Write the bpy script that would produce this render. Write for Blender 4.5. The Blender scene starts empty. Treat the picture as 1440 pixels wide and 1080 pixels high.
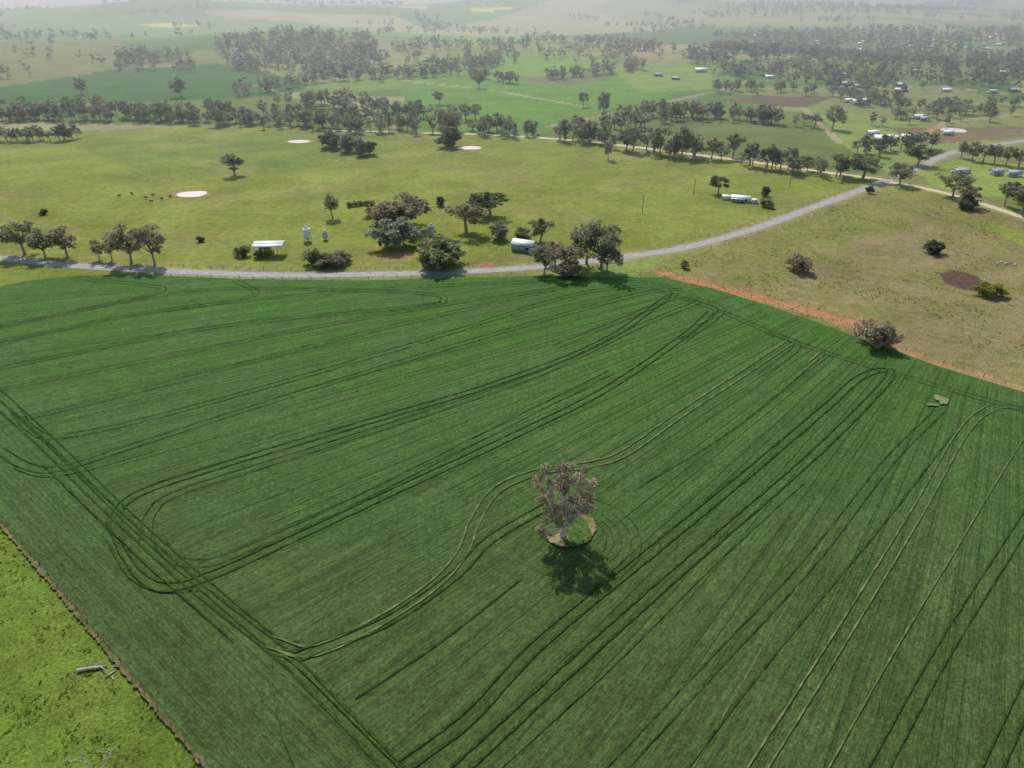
import bpy, math, numpy as np, bmesh, mathutils
from mathutils import Vector, Euler
rng=np.random.default_rng(7)
S=bpy.context.scene
COL=S.collection
# ------------------------------------------------------------------ camera
CH=90.0; F=1000.0; P=math.atan(0.565); cp,sp=math.cos(P),math.sin(P)
cam=bpy.data.cameras.new("camera"); cam.sensor_width=36; cam.lens=25; cam.clip_end=60000; cam.clip_start=0.5
co=bpy.data.objects.new("camera",cam); COL.objects.link(co)
co.location=(0,0,CH); co.rotation_euler=(math.pi/2-P,0,0); S.camera=co
# ------------------------------------------------------------------ terrain height
def sst(a,b,x):
    t=np.clip((x-a)/(b-a),0,1); return t*t*(3-2*t)
HILLS=[(-330,1180,26,260,190),(-900,1050,24,300,260),(-950,2300,50,600,350),(350,2600,45,700,300),
       (1500,4300,120,1300,500),(-2500,5200,110,1500,700),(250,1000,9,160,140),(3200,5500,150,1500,700),(0,7500,130,3000,900)]
def HT(x,y):
    x=np.asarray(x,float); y=np.asarray(y,float)
    r=np.hypot(x,y); s=sst(620,1150,r)
    z=3.0*np.sin(x/170+1.3)*np.cos(y/210+.4)+2.0*np.sin((x+y)/95)
    s2=sst(1300,4500,r)
    z=z+s2*(16*np.sin(x/520+.7)*np.sin(y/430+2)+9*np.sin((x-y)/260))
    for hx,hy,h,sx,sy in HILLS:
        z=z+h*np.exp(-((x-hx)/sx)**2-((y-hy)/sy)**2)
    return s*z
TS=np.geomspace(60,16000,1400)
def G(u,v):
    """ground survey: world (x,y) of the point sighted along bearing/declination"""
    cx=(u-720)/F; cy=(540-v)/F
    dx=cx; dy=cp+cy*sp; dz=-sp+cy*cp
    z=CH+TS*dz; h=HT(TS*dx,TS*dy)
    k=np.nonzero(z<h)[0]
    if len(k)==0: t=TS[-1]
    else:
        k=k[0]; 
        if k==0: t=TS[0] if dz>=0 else CH/-dz
        else:
            a=z[k-1]-h[k-1]; b=h[k]-z[k]; t=TS[k-1]+(TS[k]-TS[k-1])*a/(a+b)
    if dz<0 and t*math.hypot(dx,dy)<600: t=CH/-dz
    return np.array([t*dx,t*dy]), t
def GP(pts): return np.array([G(u,v)[0] for u,v in pts])
# ------------------------------------------------------------------ mesh helpers
def mkmesh(name,V,Q,mi=None,var=None,mats=(),smooth=False):
    V=np.asarray(V,np.float32); Q=np.asarray(Q,np.int32)
    me=bpy.data.meshes.new(name); me.vertices.add(len(V)); me.vertices.foreach_set("co",V.ravel())
    k=Q.shape[1]; me.loops.add(Q.size); me.loops.foreach_set("vertex_index",Q.ravel())
    me.polygons.add(len(Q)); me.polygons.foreach_set("loop_start",np.arange(0,Q.size,k,dtype=np.int32))
    try: me.polygons.foreach_set("loop_total",np.full(len(Q),k,np.int32))
    except Exception: pass
    if mi is not None: me.polygons.foreach_set("material_index",np.asarray(mi,np.int32))
    me.update(calc_edges=True); me.validate()
    if smooth: me.polygons.foreach_set("use_smooth",np.ones(len(me.polygons),bool))
    if var is not None and len(me.polygons)==len(var):
        a=me.attributes.new("var","FLOAT","FACE"); a.data.foreach_set("value",np.asarray(var,np.float32))
    for m in mats: me.materials.append(m)
    return me
def mkobj(name,me,loc=(0,0,0),rz=0,sc=(1,1,1),parent=None):
    o=bpy.data.objects.new(name,me); o.location=loc; o.rotation_euler=(0,0,rz); o.scale=sc; COL.objects.link(o)
    if parent: o.parent=parent
    return o
class MB:
    def __init__(s): s.V=[];s.Q=[];s.M=[];s.R=[];s.n=0
    def add(s,V,Q,m=0,var=None):
        V=np.asarray(V,float);Q=np.asarray(Q,int)
        s.V.append(V); s.Q.append(Q+s.n); s.n+=len(V); s.M.append(np.full(len(Q),m) if np.isscalar(m) else m)
        s.R.append(np.full(len(Q),.5) if var is None else (np.full(len(Q),var) if np.isscalar(var) else var))
    def arr(s): return np.vstack(s.V),np.vstack(s.Q),np.concatenate(s.M),np.concatenate(s.R)
    def mesh(s,name,mats,smooth=False):
        V,Q,M,R=s.arr(); return mkmesh(name,V,Q,M,R,mats,smooth)
    def box(s,c,d,m=0,rz=0):
        x,y,z=[q/2 for q in d]
        V=np.array([(-x,-y,-z),(x,-y,-z),(x,y,-z),(-x,y,-z),(-x,-y,z),(x,-y,z),(x,y,z),(-x,y,z)])
        ca,sa=math.cos(rz),math.sin(rz); V=np.c_[V[:,0]*ca-V[:,1]*sa,V[:,0]*sa+V[:,1]*ca,V[:,2]]+np.array(c)
        s.add(V,[(0,3,2,1),(4,5,6,7),(0,1,5,4),(1,2,6,5),(2,3,7,6),(3,0,4,7)],m)
    def tube(s,pts,rad,sides=6,m=0,var=None):
        pts=np.asarray(pts,float); n=len(pts); V=[]
        for i in range(n):
            d=pts[min(i+1,n-1)]-pts[max(i-1,0)]; d/=np.linalg.norm(d)+1e-9
            a=np.cross(d,(0,0,1) if abs(d[2])<.9 else (1,0,0)); a/=np.linalg.norm(a); b=np.cross(d,a)
            th=np.arange(sides)*2*math.pi/sides
            V.append(pts[i]+rad[i]*(np.outer(np.cos(th),a)+np.outer(np.sin(th),b)))
        V=np.vstack(V); Q=[]
        for i in range(n-1):
            for j in range(sides):
                k=(j+1)%sides; Q.append((i*sides+j,i*sides+k,(i+1)*sides+k,(i+1)*sides+j))
        s.add(V,Q,m,var)
# ------------------------------------------------------------------ materials
def lin(r,g,b,k=1.0):
    f=lambda c:((c/255+.055)/1.055)**2.4 if c>10 else c/255/12.92
    return (f(r)*k,f(g)*k,f(b)*k,1)
class NM:
    def __init__(s,name):
        s.m=bpy.data.materials.new(name); s.m.use_nodes=True; s.t=s.m.node_tree; s.t.nodes.clear()
        s.out=s.n("ShaderNodeOutputMaterial")
    def n(s,t,**k):
        x=s.t.nodes.new(t)
        for a,b in k.items(): setattr(x,a,b)
        return x
    def l(s,a,b): s.t.links.new(a,b)
    def pos(s): return s.n("ShaderNodeNewGeometry").outputs["Position"]
    def noise(s,vec,scale,detail=3,rough=.6):
        x=s.n("ShaderNodeTexNoise"); x.inputs["Scale"].default_value=scale; x.inputs["Detail"].default_value=detail
        x.inputs["Roughness"].default_value=rough
        if vec is not None: s.l(vec,x.inputs["Vector"])
        return x.outputs["Fac"]
    def map(s,vec,rot=(0,0,0),sc=(1,1,1)):
        x=s.n("ShaderNodeMapping"); x.inputs["Rotation"].default_value=rot; x.inputs["Scale"].default_value=sc; s.l(vec,x.inputs["Vector"]); return x.outputs[0]
    def rng(s,v,a,b,c,d):
        x=s.n("ShaderNodeMapRange"); s.l(v,x.inputs[0]); 
        for i,q in enumerate((a,b,c,d)): x.inputs[i+1].default_value=q
        return x.outputs[0]
    def mix(s,f,a,b,mode='MIX'):
        x=s.n("ShaderNodeMix",data_type='RGBA',blend_type=mode)
        for sock,val in ((x.inputs[0],f),(x.inputs[6],a),(x.inputs[7],b)):
            if isinstance(val,bpy.types.NodeSocket): s.l(val,sock)
            else: sock.default_value=val
        return x.outputs[2]
    def mul(s,a,b,op='MULTIPLY'):
        x=s.n("ShaderNodeMath",operation=op)
        for i,val in enumerate((a,b)):
            if isinstance(val,bpy.types.NodeSocket): s.l(val,x.inputs[i])
            else: x.inputs[i].default_value=val
        return x.outputs[0]
    def vscale(s,col,f):
        x=s.n("ShaderNodeVectorMath",operation='SCALE')
        if isinstance(col,bpy.types.NodeSocket): s.l(col,x.inputs[0])
        else: x.inputs[0].default_value=col[:3]
        s.l(f,x.inputs[3]); return x.outputs[0]
    def comb(s,a,b):
        x=s.n("ShaderNodeCombineXYZ"); s.l(a,x.inputs[0]); s.l(b,x.inputs[1]); return x.outputs[0]
    def bsdf(s,col,rough=.9,bump=None,bs=.5,bd=.2,metal=0,spec=.2):
        b=s.n("ShaderNodeBsdfPrincipled"); b.inputs["Roughness"].default_value=rough; b.inputs["Metallic"].default_value=metal
        b.inputs["Specular IOR Level"].default_value=spec
        if isinstance(col,bpy.types.NodeSocket): s.l(col,b.inputs["Base Color"])
        else: b.inputs["Base Color"].default_value=col
        if bump is not None:
            x=s.n("ShaderNodeBump"); x.inputs["Strength"].default_value=bs; x.inputs["Distance"].default_value=bd
            s.l(bump,x.inputs["Height"]); s.l(x.outputs[0],b.inputs["Normal"])
        s.l(b.outputs[0],s.out.inputs[0]); return s.m
def simple(name,col,rough=.8,nz=1.5,amt=.25,metal=0,spec=.2):
    N=NM(name); f=N.rng(N.noise(N.pos(),nz,4),.36,.64,1-amt,1+amt); return N.bsdf(N.vscale(col,f),rough,metal=metal,spec=spec)
def foliage(name,col,col2,tr=.5):
    N=NM(name); a=N.n("ShaderNodeAttribute",attribute_name="var").outputs["Fac"]
    oi=N.n("ShaderNodeObjectInfo").outputs["Random"]
    c=N.mix(a,col,col2); c=N.vscale(c,N.rng(oi,0,1,.82,1.2))
    c=N.vscale(c,N.rng(N.noise(N.pos(),.3,2),.35,.65,.75,1.25))
    d=N.n("ShaderNodeBsdfDiffuse"); t=N.n("ShaderNodeBsdfTranslucent"); N.l(c,d.inputs[0]); N.l(c,t.inputs[0])
    m=N.n("ShaderNodeMixShader"); m.inputs[0].default_value=tr; N.l(d.outputs[0],m.inputs[1]); N.l(t.outputs[0],m.inputs[2]); N.l(m.outputs[0],N.out.inputs[0]); return N.m
M_bark=simple("bark",(.30,.27,.23),.9,3,.4)
M_barkpale=simple("pale_bark",(.55,.50,.43),.85,3,.3)
M_gum=foliage("gum_foliage",(.17,.18,.105,1),(.38,.38,.24,1))
M_brown=foliage("russet_gum_foliage",(.235,.205,.13,1),(.46,.41,.28,1))
M_hero=foliage("paddock_gum_foliage",(.33,.275,.175,1),(.66,.57,.40,1),.5)
M_grey=foliage("grey_foliage",(.24,.25,.18,1),(.45,.46,.34,1))
M_olive=foliage("olive_foliage",(.20,.22,.115,1),(.40,.42,.23,1))
M_dark=foliage("dark_foliage",(.10,.115,.07,1),(.22,.24,.145,1))
M_yel=foliage("yellow_foliage",(.20,.21,.05,1),(.40,.40,.11,1))
M_far=foliage("far_gum_foliage",(.13,.145,.09,1),(.30,.315,.20,1))
MATS=dict(gum=M_gum,brown=M_brown,grey=M_grey,olive=M_olive,dark=M_dark,yel=M_yel,far=M_far)
# ------------------------------------------------------------------ ground sheet
rs=[0,15,30,44]; r=48.0
while r<30000:
    rs.append(r); a=math.atan2(CH,r); a2=a-math.radians(.1)
    r2=CH/math.tan(a2) if a2>0.001 else 1e9
    r=min(r2,r*1.018)
rs.append(45000); rs=np.array(rs)
ang=np.concatenate([np.arange(-48,48.01,.11),np.arange(50,311,4)])
ar=np.radians(ang); X=np.outer(rs,np.sin(ar)); Y=np.outer(rs,np.cos(ar)); nr,nc=X.shape
x=X.ravel(); y=Y.ravel(); Z=HT(x,y)
def inpoly(x,y,poly):
    m=np.zeros(len(x),bool); n=len(poly); lo=poly.min(0); hi=poly.max(0)
    idx=np.nonzero((x>=lo[0])&(x<=hi[0])&(y>=lo[1])&(y<=hi[1]))[0]
    if len(idx)==0: return m
    xx=x[idx]; yy=y[idx]; c=np.zeros(len(idx),bool); j=n-1
    for i in range(n):
        xi,yi=poly[i]; xj,yj=poly[j]
        c^=((yi>yy)!=(yj>yy))&(xx<(xj-xi)*(yy-yi)/(yj-yi+1e-12)+xi); j=i
    m[idx]=c; return m
def dline(x,y,pl,maxd):
    D=np.full(len(x),1e9); lo=pl.min(0)-maxd; hi=pl.max(0)+maxd
    idx=np.nonzero((x>=lo[0])&(x<=hi[0])&(y>=lo[1])&(y<=hi[1]))[0]
    if len(idx)==0: return D
    xx=x[idx];yy=y[idx]; d=np.full(len(idx),1e9)
    for a,b in zip(pl[:-1],pl[1:]):
        v=b-a; L=(v**2).sum()+1e-9; t=np.clip(((xx-a[0])*v[0]+(yy-a[1])*v[1])/L,0,1)
        d=np.minimum(d,np.hypot(xx-a[0]-t*v[0],yy-a[1]-t*v[1]))
    D[idx]=d; return D
def wob(x,y,s): return np.sin(x/s+1.7*np.sin(y/s*1.3))*np.cos(y/s*.8+1.1*np.sin(x/s*.7+2))
C=np.zeros((len(x),3)); R=np.hypot(x,y)
pal=np.array([lin(*c)[:3] for c in [(114,134,76),(92,122,64),(136,144,90),(100,130,64),(140,138,98),(84,112,60),(126,146,78),(108,122,78),(150,150,106)]])
ns=300; sx=rng.uniform(-5000,5000,ns); sy=600+rng.uniform(0,1,ns)**1.7*8000; sx=sx*(.15+sy/8000)
sc=rng.integers(0,len(pal),ns)
best=np.full(len(x),1e18); bi=np.zeros(len(x),int)
rx=x*.9+y*.3; ry=-x*.3+y*.9
for i in range(ns):
    qx=sx[i]*.9+sy[i]*.3; qy=-sx[i]*.3+sy[i]*.9
    d=np.maximum(abs(rx-qx),abs(ry-qy)*1.1); k=d<best; best[k]=d[k]; bi[k]=sc[i]
C[:]=pal[bi]
def paint(pts,col,soft=None,world=False):
    m=inpoly(x,y,pts if world else GP(pts)); C[m]=lin(*col)[:3]
# far painted fields
paint([(0,62),(60,52),(160,52),(180,75),(300,84),(160,97),(0,122)],(122,124,78))
paint([(0,28),(200,22),(420,30),(640,50),(640,60),(420,48),(180,48),(0,50)],(108,136,74))
paint([(0,124),(160,97),(300,88),(380,102),(440,120),(400,135),(220,143),(0,146)],(68,104,52))
paint([(0,146),(220,143),(400,135),(570,165),(560,182),(0,172)],(104,120,64))
paint([(430,122),(640,75),(700,80),(730,112),(560,125),(440,135)],(112,138,66))
paint([(560,128),(640,104),(720,112),(800,122),(900,98),(980,104),(1060,112),(960,128),(880,150),(760,176),(600,176)],(100,136,58))
paint([(690,78),(760,72),(870,85),(770,108),(720,108)],(114,148,60))
paint([(860,95),(980,85),(1010,100),(1000,125),(900,130)],(120,144,70))
paint([(1000,125),(1160,120),(1330,120),(1440,150),(1440,205),(1260,170),(1130,150)],(124,132,80))
paint([(1060,134),(1175,136),(1130,152),(1010,142)],(108,96,76))
paint([(770,180),(880,158),(1000,150),(1150,158),(1180,200),(1260,250),(1100,232),(960,212),(800,194)],(104,120,66))
paint([(0,-4),(300,2),(600,8),(600,14),(0,12)],(160,164,120))
paint([(190,34),(240,33),(290,37),(230,39)],(190,186,84)); paint([(660,12),(720,10),(720,14),(665,16)],(190,186,84))
# mid paddock
PAD=[(-400,180),(0,190),(300,176),(570,186),(760,193),(960,215),(1240,251),(1130,296),(1060,320),(960,348),(860,362),(750,374),(600,384),(400,388),(230,382),(0,362),(-500,320)]
paint(PAD,(126,137,65))
m=inpoly(x,y,GP([(110,205),(300,190),(560,180),(560,215),(400,240),(200,248),(150,225)])); C[m]*=np.array([.84,.93,.92])
m=inpoly(x,y,GP([(0,196),(110,205),(150,225),(200,248),(0,258)])); C[m]*=np.array([1.02,1.03,1.0])
m=inpoly(x,y,GP(PAD)); C[m]*= (1+.08*wob(x[m],y[m],33)+.07*wob(x[m],y[m],11)+.05*wob(x[m],y[m],4))[:,None]
k=m&(wob(x,y,21)+.5*wob(x,y,6)>.55); C[k]=C[k]*.65+.35*np.array(lin(146,144,92)[:3])
# dry paddock
DRY=[(890,388),(960,352),(1060,324),(1140,296),(1230,262),(1300,268),(1440,308),(1900,430),(2400,700),(1440,553),(1200,475),(1000,404)]
paint(DRY,(130,125,80))
md=inpoly(x,y,GP(DRY)); w=wob(x,y,24)+.6*wob(x,y,9)+.5*wob(x,y,3.1)
k=md&(w>.2); C[k]=C[k]*.6+.4*np.array(lin(120,128,72)[:3])
k=md&(w<-.5); C[k]=C[k]*.6+.4*np.array(lin(142,134,100)[:3])
m=inpoly(x,y,GP([(1330,300),(1440,325),(1440,345),(1400,330)])); C[m]=lin(126,138,64)[:3]
m=md&(dline(x,y,GP([(960,345),(1060,322),(1140,293),(1220,264)]),60)<38+8*wob(x,y,9)); C[m]=C[m]*.5+.5*np.array(lin(122,134,66)[:3])
for pl,wd,col,kk in [([(1000,398),(1120,428),(1215,452)],6,(150,128,92),.5),([(930,384),(1000,403),(1090,425),(1210,460)],2.6,(182,128,88),.75),([(1120,436),(1210,462),(1290,502),(1440,550)],1.8,(170,134,98),.7)]:
    d=dline(x,y,GP(pl),12)+1.3*wob(x,y,3); k=d<wd; C[k]=C[k]*(1-kk)+kk*np.array(lin(*col)[:3])
m=inpoly(x,y,GP([(1322,385),(1345,380),(1372,388),(1392,402),(1380,410),(1350,406),(1328,398)])); C[m]=lin(98,80,68)[:3]
# right green blocks past the gravel road
paint([(1255,245),(1300,232),(1345,216),(1440,202),(1700,190),(1700,330),(1440,300),(1340,272),(1270,256)],(122,132,76))
paint([(1290,240),(1340,225),(1440,232),(1500,270),(1400,278),(1310,262)],(134,150,76))
paint([(1250,180),(1440,178),(1440,192),(1300,205)],(120,110,82))
def cr(P0,step=1.5):
    P0=np.asarray(P0,float); Pp=np.vstack([2*P0[0]-P0[1],P0,2*P0[-1]-P0[-2]]); out=[]
    for i in range(1,len(Pp)-2):
        a,b,c,d=Pp[i-1:i+3]; n=max(2,int(np.linalg.norm(c-b)/step))
        t=np.linspace(0,1,n,endpoint=False)[:,None]
        out.append(.5*((2*b)+(-a+c)*t+(2*a-5*b+4*c-d)*t*t+(-a+3*b-3*c+d)*t**3))
    out.append(P0[-1:]); return np.vstack(out)
R1=cr(GP([(-260,332),(0,363),(110,374),(230,381),(400,387),(600,384),(750,376),(870,362),(960,349),(1060,322),(1140,293),(1220,264),(1262,248),(1300,232),(1345,213),(1440,198),(1560,186)]),4)
R2=cr(GP([(1246,255),(1300,265),(1360,280),(1440,306),(1560,345)]),4)
R3=cr(GP([(1244,253),(1150,241),(1060,228),(950,214),(870,204),(800,197),(700,190),(600,187),(450,183)]),4)
for pl,wd,col,kk in [(R1,8,(136,138,84),.6),(R1,4.0,(160,152,118),.6),(R2,5,(150,145,104),.6),(R3,5.5,(142,138,96),.6)]:
    d=dline(x,y,pl,14)+.9*wob(x,y,4); k=d<wd; C[k]=C[k]*(1-kk)+kk*np.array(lin(*col)[:3])
for pl in [[(560,182),(480,150),(420,138),(360,120)],[(770,178),(880,156),(1010,128),(1060,112)],[(1130,152),(1180,200)],[(820,150),(700,128),(560,112)],[(430,118),(640,86)],[(1280,200),(1330,172),(1440,160)],[(1160,120),(1330,122),(1440,135)]]:
    d=dline(x,y,GP(pl),20); k=d<2.8; C[k]=C[k]*.35+.65*np.array(lin(172,156,124)[:3])
for pl in [[(150,225),(240,256),(300,268)],[(820,215),(600,260),(480,300),(430,345)],[(560,215),(300,250),(60,300)],[(690,362),(760,300),(900,262),(1030,285)]]:
    d=dline(x,y,cr(GP(pl),8),6); k=d<.8; C[k]=C[k]*.6+.4*np.array(lin(146,146,90)[:3])
for (u,v,a,b,col) in [(556,360,8,4,(172,124,92)),(685,373,3,3,(180,130,94)),(540,352,7,3,(134,124,76)),(735,362,9,3,(132,126,80)),(420,362,16,4,(126,132,68)),(268,274,14,8,(128,126,76)),(240,276,8,3,(142,114,80)),(700,345,10,6,(112,126,58))]:
    g,_=G(u,v); d=np.hypot((x-g[0])/a,(y-g[1])/b)+.25*wob(x,y,2.5)+.15*wob(x,y,1.1); k=d<1; C[k]=C[k]*.3+.7*np.array(lin(*col)[:3])
LUSH=np.vstack([GP([(0,722),(150,903),(285,1080),(380,1200)]),[[-40,20],[-200,10],[-260,140]]])
m=inpoly(x,y,LUSH); C[m]=lin(104,128,50)[:3]; C[m]*=(1+.10*wob(x[m],y[m],7)+.10*wob(x[m],y[m],2.3))[:,None]
paint([(-500,330),(0,366),(120,378),(240,386),(120,388),(0,404),(-500,470)],(122,136,64))
i=np.arange(nr-1)[:,None]*nc; j=np.arange(nc)[None,:]; j2=(np.arange(nc)+1)%nc; j2=j2[None,:]
Q=np.stack([i+j,i+j2,i+nc+j2,i+nc+j],-1).reshape(-1,4)[:, ::-1]
Q=Q[nc:]
V=np.c_[x,y,Z]
N=NM("ground"); pos=N.pos(); col=N.n("ShaderNodeAttribute",attribute_name="Col").outputs["Color"]
n1=N.rng(N.noise(pos,.035,4),.36,.64,.88,1.12); n2=N.rng(N.noise(pos,.35,4),.36,.64,.84,1.16); n3=N.rng(N.noise(pos,1.9,5,.75),.36,.64,.58,1.42)
c=N.vscale(col,N.mul(N.mul(n1,n2),n3))
dry=N.mix(1.0,c,(1.14,1.02,1.10,1),'MULTIPLY'); c=N.mix(N.rng(N.noise(pos,.09,5,.7),.42,.6,0,1),c,dry)
M_ground=N.bsdf(c,.95,N.noise(pos,1.6,5,.75),.8,.6,spec=.05)
me=mkmesh("ground",V,Q,mats=[M_ground],smooth=True)
ca=me.color_attributes.new("Col",'FLOAT_COLOR','POINT'); ca.data.foreach_set("color",np.c_[np.clip(C,0,1),np.ones(len(C))].astype(np.float32).ravel())
mkobj("ground",me)
# ------------------------------------------------------------------ crop field
cropP=np.vstack([GP([(0,735),(150,912),(292,1080)]),[[-5,26],[40,-15],[180,20]],GP([(1900,700),(1700,630),(1440,553),(1320,517),(1200,473),(1090,434),(1000,406),(930,391),(860,391),(760,389),(620,393),(500,396),(330,393),(210,388),(110,388),(40,396),(0,404),(-200,440),(-420,480)]),GP([(-420,520),(-250,560)])])
RCX,RCY=230.,322.
N=NM("crop"); pos=N.pos()
def vdot(v,a):
    x_=N.n("ShaderNodeVectorMath",operation='DOT_PRODUCT'); N.l(v,x_.inputs[0]); x_.inputs[1].default_value=a; return x_.outputs["Value"]
sub=N.n("ShaderNodeVectorMath",operation='SUBTRACT'); N.l(pos,sub.inputs[0]); sub.inputs[1].default_value=(RCX,RCY,0)
sepr=N.n("ShaderNodeSeparateXYZ"); N.l(sub.outputs[0],sepr.inputs[0])
ang_=N.mul(N.mul(N.mul(sepr.outputs[1],-1.0),N.mul(sepr.outputs[0],-1.0),'ARCTAN2'),260.0)
ln=N.n("ShaderNodeVectorMath",operation='LENGTH'); N.l(sub.outputs[0],ln.inputs[0])
rowA=N.comb(ln.outputs["Value"],ang_)
dist=N.mul(vdot(pos,(.646,.763,0)),17.18,'SUBTRACT'); along=vdot(pos,(.763,-.646,0))
rowB=N.comb(along,dist)
hm=N.rng(dist,15.5,16.2,1,0)
row=N.mix(hm,rowA,rowB)
s1=N.rng(N.noise(N.map(row,sc=(.006,.36,1)),1,3,.7),.36,.64,.88,1.13)
s2=N.rng(N.noise(N.map(row,sc=(.03,2.0,1)),1,3,.7),.36,.64,.78,1.23)
s3=N.rng(N.noise(N.map(row,sc=(.5,5.5,1)),1,2,.6),.36,.64,.76,1.25)
f1=N.rng(N.noise(pos,1.7,6,.85),.38,.62,.60,1.44)
f2=N.rng(N.noise(pos,.045,5,.65),.4,.62,0,1)
f3=N.rng(N.noise(pos,.16,4,.65),.36,.64,.90,1.10)
sep=N.n("ShaderNodeSeparateXYZ"); N.l(pos,sep.inputs[0])
g=N.rng(sep.outputs[1],70,200,0,1);  # greener with distance: backlit leaf translucency painted into the crop colour
c=N.mix(g,lin(70,88,44),lin(62,103,32)); c=N.mix(N.mul(f2,.5),c,lin(79,98,52))
c=N.vscale(c,N.mul(N.mul(N.mul(s1,s2),N.mul(f1,s3)),f3))
M_crop=N.bsdf(c,.75,N.noise(pos,2.2,5,.8),.8,.45,spec=.1)
def sheet(name,poly,z,mat,skirt=0):
    bm=bmesh.new(); vs=[bm.verts.new((p[0],p[1],z)) for p in poly]; f=bm.faces.new(vs)
    bm.normal_update()
    if f.normal.z<0: f.normal_flip()
    if skirt:
        lo=[bm.verts.new((p[0],p[1],z-skirt)) for p in poly]; n=len(poly)
        for i in range(n): bm.faces.new((vs[i],vs[(i+1)%n],lo[(i+1)%n],lo[i]))
    bmesh.ops.triangulate(bm,faces=[f for f in bm.faces if len(f.verts)>4])
    me=bpy.data.meshes.new(name); bm.to_mesh(me); bm.free(); me.materials.append(mat); return mkobj(name,me)
sheet("crop_field",cropP,.35,M_crop,.4)
def trackmat(name,a,b,bias=.5):
    N=NM(name); p=N.pos(); f=N.rng(N.noise(p,.55,5,.75),bias-.1,bias+.12,0,1); c=N.mix(f,a,b)
    c=N.vscale(c,N.rng(N.noise(p,2.2,4,.8),.38,.62,.6,1.4)); return N.bsdf(c,.9,spec=.05)
M_tdark=trackmat("pressed_crop_shade",lin(40,61,27),lin(61,88,37),.52)  # flattened crop, with the shade of the wheel gaps painted into the green
M_tfaint=trackmat("thin_crop_line",lin(46,69,30),lin(67,96,41),.46)
M_ttan=trackmat("pale_wheel_track",lin(130,128,88),lin(70,96,44),.46)
M_soil=simple("bare_soil",lin(140,122,92),.95,.8,.35,spec=.05)
def ribbon(mb,pl,w,z,m,off=0,jit=.0):
    d=np.gradient(pl,axis=0); d/=np.linalg.norm(d,axis=1)[:,None]+1e-9; nn=np.c_[-d[:,1],d[:,0]]
    ww=w/2*(1+jit*rng.uniform(-1,1,len(pl)))[:,None]
    a=pl+nn*(off+ww); b=pl+nn*(off-ww); n=len(pl)
    V=np.empty((2*n,3)); V[0::2,:2]=a; V[1::2,:2]=b; V[:,2]=z
    k=np.arange(n-1)*2; mb.add(V,np.stack([k,k+1,k+3,k+2],-1),m)
mb=MB(); tz=.36
for q,th in enumerate(np.linspace(math.radians(202),math.radians(249),60)):
    th+=rng.uniform(-.006,.006); t=np.arange(40,420,2.0); lx=RCX+t*math.cos(th); ly=RCY+t*math.sin(th)
    m_=inpoly(lx,ly,cropP)&(((lx*.646+ly*.763)-17.18)>16)&(np.hypot(lx-12,ly-104)>8)
    if m_.sum()<8: continue
    idx=np.nonzero(m_)[0]; brk=np.nonzero(np.diff(idx)>1)[0]
    segs=np.split(idx,brk+1); 
    for sg in segs:
        a,b=sg[0]+int(rng.integers(0,8)),sg[-1]-int(rng.integers(0,25))
        if b-a<6: continue
        wdt=rng.uniform(.13,.24)
        for o in ((-1,1) if q%4==0 else (0,)):
            tz+=.0015; ribbon(mb,np.c_[lx,ly][a:b],wdt,tz,1 if q%11==5 else 2,o,.4)
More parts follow.
